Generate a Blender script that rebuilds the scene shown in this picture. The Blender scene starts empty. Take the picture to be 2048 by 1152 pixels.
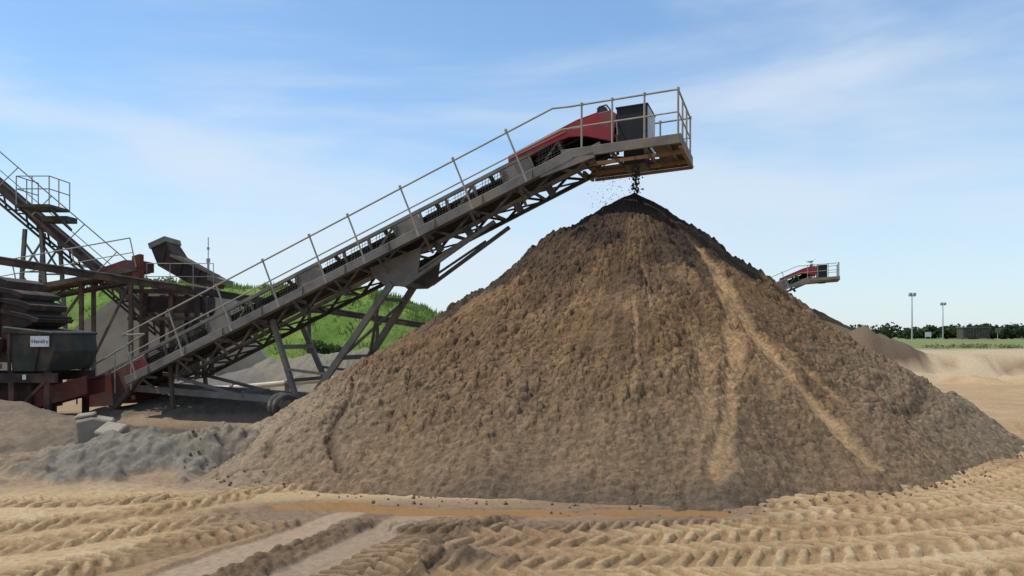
import bpy, math, random
import numpy as np
from mathutils import Vector, Matrix
random.seed(3); rng=np.random.default_rng(7)
scene=bpy.context.scene
D=bpy.data
# ------------------------------------------------------------------ noise
perm=np.arange(256); np.random.default_rng(11).shuffle(perm); perm=np.concatenate([perm,perm,perm]).astype(np.int32)
ga=np.random.default_rng(12).random(256)*2*math.pi
gx,gy=np.cos(ga).astype(np.float32),np.sin(ga).astype(np.float32)
def perlin(x,y):
    xi=np.floor(x).astype(np.int32); yi=np.floor(y).astype(np.int32)
    xf=(x-xi).astype(np.float32); yf=(y-yi).astype(np.float32)
    u=xf*xf*xf*(xf*(xf*6-15)+10); v=yf*yf*yf*(yf*(yf*6-15)+10)
    X=xi&255; Y=yi&255; X1=(X+1)&255; Y1=(Y+1)&255
    def g(a,b,dx,dy):
        h=perm[perm[a]+b]; return gx[h]*dx+gy[h]*dy
    n00=g(X,Y,xf,yf); n10=g(X1,Y,xf-1,yf); n01=g(X,Y1,xf,yf-1); n11=g(X1,Y1,xf-1,yf-1)
    a=n00+u*(n10-n00); b=n01+u*(n11-n01)
    return (a+v*(b-a))*1.5
def fbm(x,y,oct=4,g=0.5):
    s=0;a=1;t=0
    for i in range(oct):
        s=s+a*perlin(x+17.3*i,y-9.1*i); t+=a; a*=g; x=x*2.03; y=y*2.03
    return s/t
def clods(x,y,size,density=0.6,seed=0):
    """rounded clods scattered on cells of the given size: returns 0..1 height"""
    X=x/size; Y=y/size
    xi=np.floor(X).astype(np.int32); yi=np.floor(Y).astype(np.int32)
    fx=(X-xi).astype(np.float32); fy=(Y-yi).astype(np.float32)
    out=np.zeros(fx.shape,np.float32)
    for dx in (-1,0,1):
        for dy in (-1,0,1):
            h=perm[perm[(xi+(dx+seed))&255]+((yi+dy)&255)]
            h2=perm[(h+57)&255]; h3=perm[(h2+91)&255]; h4=perm[(h3+23)&255]
            r=(0.25+0.55*(h3/255.0)**2).astype(np.float32)
            d2=((fx-dx-h/255.0)**2+(fy-dy-h2/255.0)**2)/(r*r)
            k=np.where(h4<density*255,np.sqrt(np.maximum(0,1-d2))*r/0.8,0)
            out=np.maximum(out,k)
    return out
def sstep(a,b,x):
    t=np.clip((x-a)/(b-a),0,1); return t*t*(3-2*t)
def polydist(x,y,pts):
    best=np.full(x.shape,1e9); S=np.zeros(x.shape); T=np.zeros(x.shape); acc=0
    for (ax,ay),(bx,by) in zip(pts[:-1],pts[1:]):
        L=math.hypot(bx-ax,by-ay); ux,uy=(bx-ax)/L,(by-ay)/L
        s=(x-ax)*ux+(y-ay)*uy; t=-(x-ax)*uy+(y-ay)*ux
        sc=np.clip(s,0,L); d=np.hypot(s-sc,t)
        m=d<best
        best=np.where(m,d,best); S=np.where(m,acc+s,S); T=np.where(m,np.sign(t)*d,T)
        acc+=L
    return best,S,T
def smooth_poly(pts,n=2):
    for _ in range(n):
        q=[pts[0]]
        for a,b in zip(pts[:-1],pts[1:]):
            q.append((a[0]*.75+b[0]*.25,a[1]*.75+b[1]*.25)); q.append((a[0]*.25+b[0]*.75,a[1]*.25+b[1]*.75))
        q.append(pts[-1]); pts=q
    return pts
# ------------------------------------------------------------------ materials
def nd(nt,t,**k):
    n=nt.nodes.new(t)
    for a,b in k.items(): setattr(n,a,b)
    return n
def newmat(name):
    m=D.materials.new(name); m.use_nodes=True; nt=m.node_tree
    return m,nt,nt.nodes['Principled BSDF']
def pmat(name,c1,c2=None,scale=3.0,rough=0.8,metal=0.0,bump=0.2,bscale=None,dirt=None,spec=0.3):
    m,nt,p=newmat(name)
    c2=c2 or tuple(v*0.6 for v in c1)
    tc=nd(nt,'ShaderNodeTexCoord')
    n=nd(nt,'ShaderNodeTexNoise'); n.inputs['Scale'].default_value=scale; n.inputs['Detail'].default_value=8; n.inputs['Roughness'].default_value=0.65
    nt.links.new(tc.outputs['Object'],n.inputs['Vector'])
    r=nd(nt,'ShaderNodeValToRGB'); r.color_ramp.elements[0].position=0.35; r.color_ramp.elements[1].position=0.65
    r.color_ramp.elements[0].color=(*c2,1); r.color_ramp.elements[1].color=(*c1,1)
    nt.links.new(n.outputs['Fac'],r.inputs['Fac'])
    col=r.outputs['Color']
    if dirt:
        n3=nd(nt,'ShaderNodeTexNoise'); n3.inputs['Scale'].default_value=scale*0.6; n3.inputs['Detail'].default_value=10
        nt.links.new(tc.outputs['Object'],n3.inputs['Vector'])
        r3=nd(nt,'ShaderNodeValToRGB'); r3.color_ramp.elements[0].position=0.5; r3.color_ramp.elements[1].position=0.62
        nt.links.new(n3.outputs['Fac'],r3.inputs['Fac'])
        mx=nd(nt,'ShaderNodeMix',data_type='RGBA'); nt.links.new(r3.outputs['Color'],mx.inputs['Factor'])
        nt.links.new(col,mx.inputs['A']); mx.inputs['B'].default_value=(*dirt,1); col=mx.outputs['Result']
    nt.links.new(col,p.inputs['Base Color'])
    p.inputs['Roughness'].default_value=rough; p.inputs['Metallic'].default_value=metal
    p.inputs['Specular IOR Level'].default_value=spec
    if bump:
        b=nd(nt,'ShaderNodeBump'); b.inputs['Strength'].default_value=bump; b.inputs['Distance'].default_value=0.02
        n2=nd(nt,'ShaderNodeTexNoise'); n2.inputs['Scale'].default_value=bscale or scale*6; n2.inputs['Detail'].default_value=6
        nt.links.new(tc.outputs['Object'],n2.inputs['Vector']); nt.links.new(n2.outputs['Fac'],b.inputs['Height'])
        nt.links.new(b.outputs['Normal'],p.inputs['Normal'])
    return m
def terrain_mat(name,bscale=60,bump=0.5,rough=0.95,var=0.35,dist=0.02,wet=False):
    m,nt,p=newmat(name)
    at=nd(nt,'ShaderNodeAttribute',attribute_name='Col')
    tc=nd(nt,'ShaderNodeTexCoord')
    n=nd(nt,'ShaderNodeTexNoise'); n.inputs['Scale'].default_value=bscale*0.35; n.inputs['Detail'].default_value=10; n.inputs['Roughness'].default_value=0.75
    nt.links.new(tc.outputs['Object'],n.inputs['Vector'])
    mr=nd(nt,'ShaderNodeMapRange'); mr.inputs[1].default_value=0.3; mr.inputs[2].default_value=0.7; mr.inputs[3].default_value=1-var; mr.inputs[4].default_value=1+var*0.8
    nt.links.new(n.outputs['Fac'],mr.inputs[0])
    mu=nd(nt,'ShaderNodeVectorMath',operation='SCALE'); nt.links.new(at.outputs['Color'],mu.inputs[0]); nt.links.new(mr.outputs[0],mu.inputs['Scale'])
    nt.links.new(mu.outputs[0],p.inputs['Base Color'])
    n2=nd(nt,'ShaderNodeTexNoise'); n2.inputs['Scale'].default_value=bscale; n2.inputs['Detail'].default_value=8; n2.inputs['Roughness'].default_value=0.75
    nt.links.new(tc.outputs['Object'],n2.inputs['Vector'])
    b=nd(nt,'ShaderNodeBump'); b.inputs['Strength'].default_value=bump; b.inputs['Distance'].default_value=dist
    nt.links.new(n2.outputs['Fac'],b.inputs['Height']); nt.links.new(b.outputs['Normal'],p.inputs['Normal'])
    p.inputs['Specular IOR Level'].default_value=0.15
    if wet:
        mr2=nd(nt,'ShaderNodeMapRange'); mr2.inputs[3].default_value=rough; mr2.inputs[4].default_value=0.35
        nt.links.new(at.outputs['Alpha'],mr2.inputs[0]); nt.links.new(mr2.outputs[0],p.inputs['Roughness'])
        mr3=nd(nt,'ShaderNodeMapRange'); mr3.inputs[3].default_value=0.1; mr3.inputs[4].default_value=0.5
        nt.links.new(at.outputs['Alpha'],mr3.inputs[0]); nt.links.new(mr3.outputs[0],p.inputs['Specular IOR Level'])
    else: p.inputs['Roughness'].default_value=rough
    return m
M_steel=pmat('dusty_steel',(.185,.168,.142),(.105,.093,.08),scale=2.5,rough=.7,metal=.0,bump=.15,dirt=(.20,.165,.12))
M_steeld=pmat('dark_steel',(.07,.06,.05),(.035,.031,.028),scale=3,rough=.7,bump=.15,dirt=(.11,.085,.06))
M_brown=pmat('rust_stained_steel',(.12,.085,.06),(.06,.045,.036),scale=2.5,rough=.8,bump=.15,dirt=(.16,.115,.08))
M_rail=pmat('rail_paint',(.33,.30,.235),(.23,.205,.16),scale=4,rough=.6,bump=0)
M_red=pmat('red_paint',(.30,.025,.035),(.19,.025,.03),scale=2,rough=.55,bump=.05,dirt=(.17,.07,.055))
M_redd=pmat('faded_red_paint',(.24,.05,.035),(.11,.04,.03),scale=3,rough=.7,bump=.1,dirt=(.14,.09,.065))
M_orange=pmat('orange_brown',(.36,.21,.12),(.20,.13,.08),scale=4,rough=.8,bump=.1)  # plain orange-brown for the platform lip and the gull's beak and legs
M_black=pmat('black_rubber',(.014,.015,.019),(.009,.009,.011),scale=3,rough=.6,bump=.05)
M_belt=pmat('belt_rubber',(.02,.019,.018),(.012,.012,.012),scale=4,rough=.85,bump=.05)
M_flap=pmat('pale_sheet',(.55,.56,.56),(.3,.3,.3),scale=9,rough=.5,bump=.05)
M_green=pmat('dull_green_paint',(.040,.050,.035),(.025,.028,.022),scale=2.5,rough=.75,bump=.15,dirt=(.085,.06,.04))
M_mach=pmat('grimy_machine_steel',(.06,.04,.032),(.024,.02,.018),scale=2.2,rough=.85,bump=.3,dirt=(.11,.062,.04))
M_white=pmat('white_paint',(.75,.75,.72),(.6,.6,.57),scale=4,rough=.5,bump=0)
M_conc=pmat('concrete',(.44,.38,.285),(.31,.265,.2),scale=.9,rough=.9,bump=.25,bscale=20,dirt=(.35,.30,.23))
M_concd=pmat('weathered_concrete',(.30,.26,.20),(.2,.17,.125),scale=3,rough=.9,bump=.4,bscale=20)
M_pipe=pmat('cream_pipe',(.50,.42,.29),(.38,.31,.21),scale=3,rough=.6,bump=0)
M_galv=pmat('galvanised',(.42,.43,.43),(.3,.3,.3),scale=5,rough=.5,metal=.3,bump=0)
M_tyre=pmat('tyre_rubber',(.06,.055,.05),(.03,.03,.03),scale=6,rough=.85,bump=.1,dirt=(.16,.13,.09))
M_ink=pmat('lettering_ink',(.03,.04,.08),(.03,.04,.08),rough=.6,bump=0)
# ------------------------------------------------------------------ builders
class B:
    def __init__(s): s.v=[]; s.f=[]
    def add(s,v,f):
        o=len(s.v); s.v+= [tuple(a) for a in v]; s.f+=[tuple(i+o for i in g) for g in f]
    def box8(s,c):
        s.add(c,[(0,3,2,1),(4,5,6,7),(0,1,5,4),(1,2,6,5),(2,3,7,6),(3,0,4,7)])
    def beam(s,p,q,w=.1,h=None,up=(0,0,1)):
        h=h or w; p=Vector(p); q=Vector(q); a=(q-p).normalized(); up=Vector(up)
        if abs(a.dot(up))>.98: up=Vector((1,0,0))
        sd=a.cross(up).normalized(); u=sd.cross(a)
        c=[]
        for e in (p,q):
            c+=[e-sd*w/2-u*h/2, e+sd*w/2-u*h/2, e+sd*w/2+u*h/2, e-sd*w/2+u*h/2]
        s.box8(c)
    def box(s,x0,x1,y0,y1,z0,z1):
        s.box8([(x0,y0,z0),(x1,y0,z0),(x1,y1,z0),(x0,y1,z0),(x0,y0,z1),(x1,y0,z1),(x1,y1,z1),(x0,y1,z1)])
    def tube(s,p,q,r=.025,n=8,r2=None):
        r2=r if r2 is None else r2
        p=Vector(p); q=Vector(q); a=(q-p).normalized(); up=Vector((0,0,1)) if abs(a.z)<.9 else Vector((1,0,0))
        sd=a.cross(up).normalized(); u=sd.cross(a); v=[]
        for e,rr in ((p,r),(q,r2)):
            for i in range(n):
                t=2*math.pi*i/n; v.append(e+sd*rr*math.cos(t)+u*rr*math.sin(t))
        s.add(v,[(i,(i+1)%n,n+(i+1)%n,n+i) for i in range(n)]+[tuple(range(n-1,-1,-1)),tuple(range(n,2*n))])
    def path(s,pts,r=.025,n=8):
        for a,b in zip(pts[:-1],pts[1:]): s.tube(a,b,r,n)
    def prism(s,pts,vec):
        n=len(pts); pts=[Vector(p) for p in pts]; vec=Vector(vec)
        s.add(pts+[p+vec for p in pts],[tuple(range(n-1,-1,-1)),tuple(range(n,2*n))]+[(i,(i+1)%n,n+(i+1)%n,n+i) for i in range(n)])
    def obj(s,name,mat,parent=None,smooth=False,bevel=0):
        me=D.meshes.new(name); me.from_pydata(s.v,[],s.f); me.update(); me.materials.append(mat)
        o=D.objects.new(name,me); scene.collection.objects.link(o)
        if parent: o.parent=parent
        if smooth: me.shade_smooth()
        if bevel:
            m=o.modifiers.new('b','BEVEL'); m.width=bevel; m.segments=1; m.limit_method='ANGLE'
        return o
def empty(name,loc=(0,0,0),rot=0,parent=None):
    e=D.objects.new(name,None); e.location=loc; e.rotation_euler[2]=rot; scene.collection.objects.link(e)
    if parent: e.parent=parent
    return e
def gridmesh(name,X,Y,Z,col,mat,smooth=True):
    ny,nx=X.shape; co=np.stack([X,Y,Z],-1).reshape(-1,3).astype(np.float32)
    idx=np.arange(ny*nx).reshape(ny,nx)
    q=np.stack([idx[:-1,:-1],idx[:-1,1:],idx[1:,1:],idx[1:,:-1]],-1).reshape(-1,4)
    me=D.meshes.new(name); me.vertices.add(len(co)); me.vertices.foreach_set('co',co.ravel())
    me.loops.add(q.size); me.loops.foreach_set('vertex_index',q.ravel().astype(np.int32))
    me.polygons.add(len(q)); me.polygons.foreach_set('loop_start',(np.arange(len(q))*4).astype(np.int32))
    me.update(calc_edges=True)
    at=me.color_attributes.new('Col','FLOAT_COLOR','POINT')
    c=col.reshape(-1,col.shape[-1])
    if c.shape[1]==3: c=np.concatenate([c,np.zeros((len(c),1))],1)
    at.data.foreach_set('color',c.astype(np.float32).ravel())
    me.materials.append(mat)
    if smooth: me.shade_smooth()
    else: me.shade_flat()
    o=D.objects.new(name,me); scene.collection.objects.link(o); return o
def lerpc(c,t,k):
    return c*(1-k[...,None])+np.array(t)*k[...,None]
# ------------------------------------------------------------------ GROUND
def gsp(a,b,r0):
    out=[a]
    while out[-1]<b: out.append(out[-1]+max(out[-1]*r0,0.001))
    return out
ys=np.array([-60,-30,-15,-6,-2,0,1.5,2.6,3.4,4.0,4.4]+list(np.arange(4.7,9.6,.016))+list(9.6+np.cumsum(.018*1.0085**np.arange(290))))
ylast=ys[-1]
ys=np.concatenate([ys,np.array(gsp(ylast,3500,.025))[1:]])
xc=list(np.arange(-6.2,8.0,.0185))
def side(st,r,n): return np.cumsum(.0185*r**np.arange(n))
xr=8.0+side(0,1.023,370); xl=-6.2-side(0,1.026,330)[::-1]
xs=np.concatenate([xl,xc,xr])
X,Y=np.meshgrid(xs,ys)
print('ground',X.shape,xs[0],xs[-1])
near=sstep(40,15,Y)
Z=.05*fbm(X*.35,Y*.35,4)+.02*fbm(X*1.7+5,Y*1.7,3)*near
Z=Z+.022*clods(X,Y,.12,.4,3)*near*sstep(-.2,.2,fbm(X*.5,Y*.5,2))+.012*fbm(X*9,Y*9,3)*near
base=np.array([.45,.315,.17])
C=np.ones(X.shape+(3,))*base
C=lerpc(C,(.33,.22,.115),sstep(-.1,.35,fbm(X*.45+3,Y*.9,4)))
C=lerpc(C,(.54,.41,.25),sstep(.1,.5,fbm(X*1.1+31,Y*1.1,3))*.6)
W=np.zeros(X.shape)
lf=sstep(-2.5,-4.5,X)*sstep(9.3,10.5,Y)*sstep(60,34,Y)
C=lerpc(C,(.23,.17,.115),lf*.85*(0.75+.5*fbm(X*.7,Y*.7,3)))
rg=sstep(7.5,10,X)*sstep(13,16,Y)*sstep(36,28,Y)
C=lerpc(C,(.33,.225,.125),rg*.7)
Z+=rg*(.10*fbm(X*.6,Y*.6,3)+.05*clods(X,Y,.5,.5,6))
def mound(cx,cy,h,rx,ry,rot=0,amp=.2,col=None,rough=.02,k=1.0,seed=0):
    R_=max(rx,ry)*1.6
    i0,i1=np.searchsorted(xs,[cx-R_,cx+R_]); j0,j1=np.searchsorted(ys,[cy-R_,cy+R_]); sl=(slice(j0,j1),slice(i0,i1))
    x=X[sl]; y=Y[sl]
    c,s_=math.cos(rot),math.sin(rot)
    dx=x-cx; dy=y-cy; a=(dx*c+dy*s_)/rx; b=(-dx*s_+dy*c)/ry
    r=np.hypot(a,b)*(1+amp*fbm(x*.9+seed,y*.9+seed,3))
    p=np.clip(1-r,0,1)**k*h
    rid=1-2*np.abs(fbm(x*1.8+seed,y*1.8,3))
    Z[sl]+=p+np.where(p>0,1,0)*sstep(0,.1,p)*(rough*1.2*rid+rough*.7*clods(x,y,.3,.5,seed)+rough*.6*clods(x,y,.13,.6,seed+1)-rough)
    if col is not None: C[sl]=lerpc(C[sl],col,sstep(0.0,.12*h+.02,p)*.9)
mound(-5.5,11.9,.52,1.9,1.3,.1,.8,(.19,.17,.135),.08,.9,3)
mound(-4.0,12.4,.40,1.2,.9,.5,.8,(.22,.18,.13),.08,.8,8)
mound(-7.6,13.2,.30,2.2,1.0,.2,.6,(.15,.12,.085),.06,.9,5)
mound(-10.3,15.9,.70,3.4,2.0,.35,.35,(.20,.15,.105),.05,1,9)
mound(-13.5,14.8,.5,3.5,2.2,.1,.35,(.19,.145,.10),.06,1,12)
mound(-8.7,11.3,.20,2.4,1.3,.1,.6,(.25,.185,.12),.05,1,22)
mound(-3.2,10.6,.16,1.4,.6,.5,.6,(.25,.185,.12),.05,1,27)
mound(-4.9,15.4,.22,1.6,1.2,.3,.5,(.23,.185,.13),.08,.8,2)
mound(-7.5,20.5,.5,3.0,1.6,.1,.4,(.15,.12,.09),.08,.8,21)
mound(-8.4,27.5,.95,4.2,2.4,0,.3,(.14,.132,.12),.03,1,4)
mound(-5.0,27.5,1.2,3.8,3.0,0,.3,(.20,.175,.13),.06,1,6)
mound(-8.8,33.6,.8,2.2,1.6,0,.6,(.20,.20,.15),.15,1,13)
mound(-12.5,31,.5,3.5,2.2,0,.4,(.16,.145,.125),.05,1,14)
hd=np.exp(-(((X+7.8)/2.6)**2+((Y-17.2)/1.3)**2))
Z-=.28*hd; C=lerpc(C,(.11,.085,.06),np.clip(hd*1.1,0,.85))
# right bank and field beyond
bm=sstep(15,20,X+.12*(Y-34)+2.2*fbm(X*.15,Y*.15,3))
lip=36.5+3.5*fbm(X*.12+9,Y*.02,3)+1.6*fbm(X*.7,Y*.05,3)
fld=sstep(0,1,(Y-lip)/(1.6+1.2*fbm(X*.4,Y*.1,2)))
far=np.maximum(bm*fld,sstep(46,62,Y)*sstep(2,10,X))
Z+=far*(1.0+.10*fbm(X*.3,Y*.3,4))+bm*fld*(1-fld)*2.6*fbm(X*.9,Y*.5,4)+bm*sstep(29,34,Y)*(1-fld)*.5*np.maximum(clods(X,Y,1.4,.5,4),.6*clods(X,Y,.7,.5,8))
C=lerpc(C,(.40,.31,.195),bm*sstep(33,36,Y))
C=lerpc(C,(.22,.15,.09),bm*np.clip(fld*(1-fld)*4,0,1)*sstep(-.1,.2,fbm(X*1.4,Y*.3,3)))
gr=sstep(50,58,Y+6*fbm(X*.1,Y*.1,3))*sstep(12,24,X)
C=lerpc(C,(.14,.17,.06),gr*.95)
C=lerpc(C,(.09,.13,.04),sstep(62,80,Y)*(1-gr))
C=lerpc(C,(.21,.20,.09),gr*sstep(0,.5,fbm(X*.2,Y*.05,3))*.7)
Z+=sstep(70,400,Y)*.3
mound(17.9,40,1.30,2.8,2.4,.1,.35,(.10,.072,.048),.10,1,15)
mound(14.9,41,1.4,4.0,4,.1,.35,(.14,.10,.065),.10,1,15)
# tyre tracks
def track(pts,w=.5,depth=.004,lug=.052,pitch=.21,slant=.6,col=None,ck=.5,wet=0,smooth=False,berm=.003,seed=0):
    pts=smooth_poly(pts)
    x0=min(p[0] for p in pts)-.5; x1=max(p[0] for p in pts)+.5; y0=min(p[1] for p in pts)-.5; y1=max(p[1] for p in pts)+.5
    i0,i1=np.searchsorted(xs,[x0,x1]); j0,j1=np.searchsorted(ys,[y0,y1])
    sl=(slice(j0,j1),slice(i0,i1)); x=X[sl]; y=Y[sl]
    wob=.02*fbm(x*3+seed,y*3,2)
    d,s,t=polydist(x+wob,y+wob,pts)
    inside=sstep(w/2+.015,w/2-.015,d)
    a=np.abs(t)
    ph=s/pitch+np.where(t>0,.5,0)+a*slant/pitch+.14*fbm(x*2,y*2+seed,2)
    tri=np.abs((ph%1)-.5)*2
    prof=sstep(.50,.64,tri+.14*fbm(x*9,y*9,2))*sstep(.0,.03,a+.01)*np.clip(.75+1.4*fbm(x*1.5+seed,y*1.5,2)+.2,0.1,1.1)
    if smooth: prof=prof*0
    h=-depth+lug*prof+.007*fbm(x*14,y*14,3)
    z=Z[sl]; zl=.05*fbm(x*.35,y*.35,4)
    fade=inside*(0.85+.15*sstep(-.3,.2,fbm(x*.8+seed*3,y*.8,2)))
    Z[sl]=z*(1-fade)+(zl+h+(z-zl)*.25)*fade+berm*np.exp(-((a-w/2-.04)/.04)**2)*(1+1.2*fbm(x*7,y*7,2))
    if col is not None:
        C[sl]=lerpc(C[sl],col,inside*ck*(1-.9*prof))
    W[sl]=np.maximum(W[sl],inside*wet)
dk=(.23,.145,.073)
wz=np.exp(-((Y-8.6)/.6)**2)*sstep(-3.8,-2.4,X)*sstep(3.4,1.6,X)
wz=np.clip(wz*(1.5+.8*fbm(X*1.2,Y*1.2,3)),0,1)
C=lerpc(C,(.17,.11,.065),wz*.95); W=np.maximum(W,wz*.5)
wz2=np.clip(sstep(-3.1,-1.9,X+.35*(8-Y))*sstep(1.4,-.2,X-.5*(Y-7))*sstep(9.5,8.5,Y),0,1)
C=lerpc(C,(.27,.175,.10),wz2*.85)
track([(-6.5,8.9),(-4.1,9.3),(-2.8,10.0)],.5,pitch=.18,seed=1,col=dk,ck=.55)
track([(-7,7.1),(-5,7.8),(-4.1,8.5),(-3.3,9.4)],.55,pitch=.18,seed=2,col=dk,ck=.65)
track([(-7,6.3),(-5.2,6.7),(-4.2,7.3),(-2.9,8.5)],.55,pitch=.18,seed=3,col=dk,ck=.65)
track([(-5.5,5.0),(-3.9,6.1),(-3.2,6.9),(-2.2,8.6)],.6,pitch=.16,slant=.4,seed=4,col=(.20,.13,.07),ck=.85)
track([(-3.3,4.4),(-2.68,6.3),(-1.82,8.2),(-1.6,8.6)],.5,.03,0,smooth=True,col=(.36,.25,.15),ck=.9,wet=.6,seed=5)
track([(-2.4,4.4),(-1.8,6.3),(-1.15,8.2),(-.95,8.6)],.42,.03,0,smooth=True,col=(.31,.215,.13),ck=.9,wet=.7,seed=6)
track([(-1.9,4.4),(-1.28,6.3),(-.55,8.2),(-.35,8.5)],.62,.02,.06,pitch=.16,slant=.4,col=(.15,.095,.052),ck=.9,wet=.2,seed=7)
track([(2.6,8.75),(5,9.9),(7.2,11.4),(9.6,14.2),(11,17)],.6,seed=8,col=dk,ck=.65)
track([(2.2,8.1),(5,9.1),(8,11.1),(10.5,13.9)],.6,seed=9,col=dk,ck=.65)
track([(-.4,7.4),(2.2,7.5),(5,8.4),(8,10.2),(11.5,13.5)],.6,seed=10,col=dk,ck=.65)
track([(-1.0,8.0),(.5,7.9),(2,8.15)],.5,pitch=.16,seed=10,col=(.15,.095,.052),ck=.85)
track([(-.6,6.75),(2.5,6.85),(5,7.6),(8,9.3),(11,12)],.6,seed=11,col=dk,ck=.65)
track([(-.9,6.15),(3,6.1),(6,6.9),(9,8.7)],.6,seed=12,col=dk,ck=.65)
track([(-1.2,5.6),(1,5.5),(3.5,5.45),(6,6.1),(9,7.6)],.58,seed=13,col=dk,ck=.65)
track([(-1.5,5.0),(1,4.9),(3.5,4.85),(6,5.2)],.6,seed=14,col=dk,ck=.65)
for pts,w,hh in (([(-2.75,4.6),(-2.2,6.3),(-1.45,8.5)],.22,.055),([(-.8,7.1),(.1,8.4)],.12,.05),([(-1.3,5.0),(-.75,6.4),(-.5,7.0)],.10,.05)):
    i0,i1=np.searchsorted(xs,[-3.4,.6]); j1=np.searchsorted(ys,9.4); sl=(slice(0,j1),slice(i0,i1)); x=X[sl]; y=Y[sl]
    d,s,t=polydist(x,y,pts)
    m=sstep(w,w*.45,d*(1+.6*fbm(x*3,y*3,2)))
    Z[sl]+=m*(hh*.3+hh*1.2*np.maximum(clods(x,y,.11,.9,5),.8*clods(x+3,y,.06,.9,9)))
    C[sl]=lerpc(C[sl],(.15,.10,.06),m*.9)
m=np.exp(-(((X+.35)/.35)**2+((Y-6.72)/.16)**2))
Z+=m*.10*(1+1.2*fbm(X*5,Y*5,3)); C=lerpc(C,(.17,.12,.075),np.clip(m*1.3,0,1))
# shallow puddles along the foot of the pile
fl=np.clip(sstep(8.0,8.35,Y)*sstep(9.7,9.3,Y)*sstep(-3.2,-2.8,X)*sstep(3.0,2.5,X),0,1)
Z=Z*(1-.8*fl)+fl*.8*.006
pz=np.exp(-(((X+2.1)/.62)**2+((Y-8.98)/.26)**2))*1.6*(1+.6*fbm(X*2.5,Y*2.5,3))
d,s,t=polydist(X,Y,[(-1.9,8.85),(-.9,8.68),(.1,8.62),(1.2,8.66),(2.2,8.62)])
pz=np.maximum(pz,1.35*np.exp(-(d/.20)**2)*(1+1.1*fbm(X*1.9,Y*1.9,3)))
pz=sstep(.25,1,pz); Z=Z*(1-pz)-.05*pz; W=np.maximum(W,pz); C=lerpc(C,(.13,.082,.048),pz*.9)
Zg=Z
ground=gridmesh('ground',X,Y,Z,np.concatenate([C,W[...,None]],-1),terrain_mat('sand_ground',45,.8,.95,.34,.03,wet=True))
def gz(x,y):
    i=min(max(np.searchsorted(xs,x),1),len(xs)-1); j=min(max(np.searchsorted(ys,y),1),len(ys)-1); return float(Zg[j,i])
m,nt,p=newmat('muddy_water'); p.inputs['Base Color'].default_value=(.26,.14,.055,1); p.inputs['Roughness'].default_value=.04; p.inputs['IOR'].default_value=1.4
n=nd(nt,'ShaderNodeTexNoise'); n.inputs['Scale'].default_value=6; b=nd(nt,'ShaderNodeBump'); b.inputs['Strength'].default_value=.04
nt.links.new(n.outputs['Fac'],b.inputs['Height']); nt.links.new(b.outputs['Normal'],p.inputs['Normal'])
pb=B(); pb.add([(-2.95,8.32,-.018),(2.6,8.32,-.018),(2.6,9.4,-.018),(-2.95,9.4,-.018)],[(0,1,2,3)]); pb.obj('puddle',m)
# ------------------------------------------------------------------ SAND PILE
AX,AY,AZ=2.5,16.3,4.93
th_k=np.radians([-180,-110,-90,-70,-47,-33,-20,0,15,41,70,96,130,180]); R_k=np.array([7.3,7.4,7.6,8.0,8.3,7.9,7.5,7.4,6.9,6.3,6.8,7.5,7.4,7.3])
tt=np.linspace(-1,1,1900); th=math.pi*(0.62*tt+0.38*tt**3)
rr=np.concatenate([[0.0],np.linspace(.01,1.06,560)])
TH,RR=np.meshgrid(th,rr)
Rb=np.interp(TH,th_k,R_k)
Rb=Rb*(1+.02*fbm(np.sin(TH)*4+3,np.cos(TH)*4,3))
r=RR*Rb
PX=AX+np.sin(TH)*r; PY=AY-np.cos(TH)*r
q=RR
prof=1-q
prof=prof-.035*np.sin(np.clip(q,0,1)*math.pi)
PZ=AZ*prof
PZ-= .10*np.exp(-(r/.28)**2)
fade=sstep(0,.5,r)
PZ+=fade*(.20*fbm(PX*.42+2,PY*.42,3)*sstep(0,2.5,r)+.06*fbm(PX*1.4,PY*1.4,3))
PZ+=.14*np.exp(-((r-2.0)/.35)**2-((TH+1.45)/.5)**2)+.12*np.exp(-((r-1.5)/.3)**2-((TH-1.35)/.4)**2)-.10*np.exp(-((r-2.9)/.5)**2-((TH+1.35)/.4)**2)
gul=fbm(TH*7,r*.35+5,4); PZ+=fade*.12*gul*sstep(.5,3,r)
gul2=fbm(TH*30,r*.8,3); PZ+=.025*gul2*fade
def scarp(pts,h,w):
    d,s,t=polydist(PX+.12*fbm(PX*2.5,PY*2.5,3),PY+.12*fbm(PX*2.5+7,PY*2.5,3),smooth_poly(pts,1))
    PZ[:]=PZ-h*np.exp(-(d/w)**2)+h*.6*sstep(0,w*2.5,t)*np.exp(-(d/(w*5))**2)
    return np.exp(-(d/(w*1.3))**2)
crk=scarp([(-2.2,13.9),(-2.5,12.6),(-2.35,11.6),(-2.6,11.0),(-2.15,10.2)],.07,.05)
crk=np.maximum(crk,scarp([(-3.6,13.2),(-3.35,12.2),(-3.5,11.4),(-3.3,10.8)],.06,.05))
crk=np.maximum(crk,scarp([(-.7,15.6),(-.3,14.9),(.3,14.6),(.9,14.9)],.14,.14))
crk2=scarp([(9.0,17.8),(8.4,15.6),(7.4,14.0)],.15,.16)
crk2=np.maximum(crk2,scarp([(7.2,14.2),(6.7,12.9),(5.7,12.0)],.09,.1))
cm=sstep(-.35,.25,fbm(PX*.6+9,PY*.6,3)+.15)
wx=PX+.035*fbm(PX*9,PY*9,2); wy=PY+.035*fbm(PX*9+5,PY*9,2)
c1=clods(wx,wy,.24,.38,1); c2=clods(wx+5,wy,.13,.6,7); c3=clods(wx,wy+4,.07,.75,3)
rough=fade*(.35+.65*cm)*sstep(.02,.2,q)
S1=[(3.05,15.6),(3.53,15.0),(3.63,14.3),(3.8,13.05),(4.02,11.8),(4.3,10.8),(4.6,10.2)]
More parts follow.
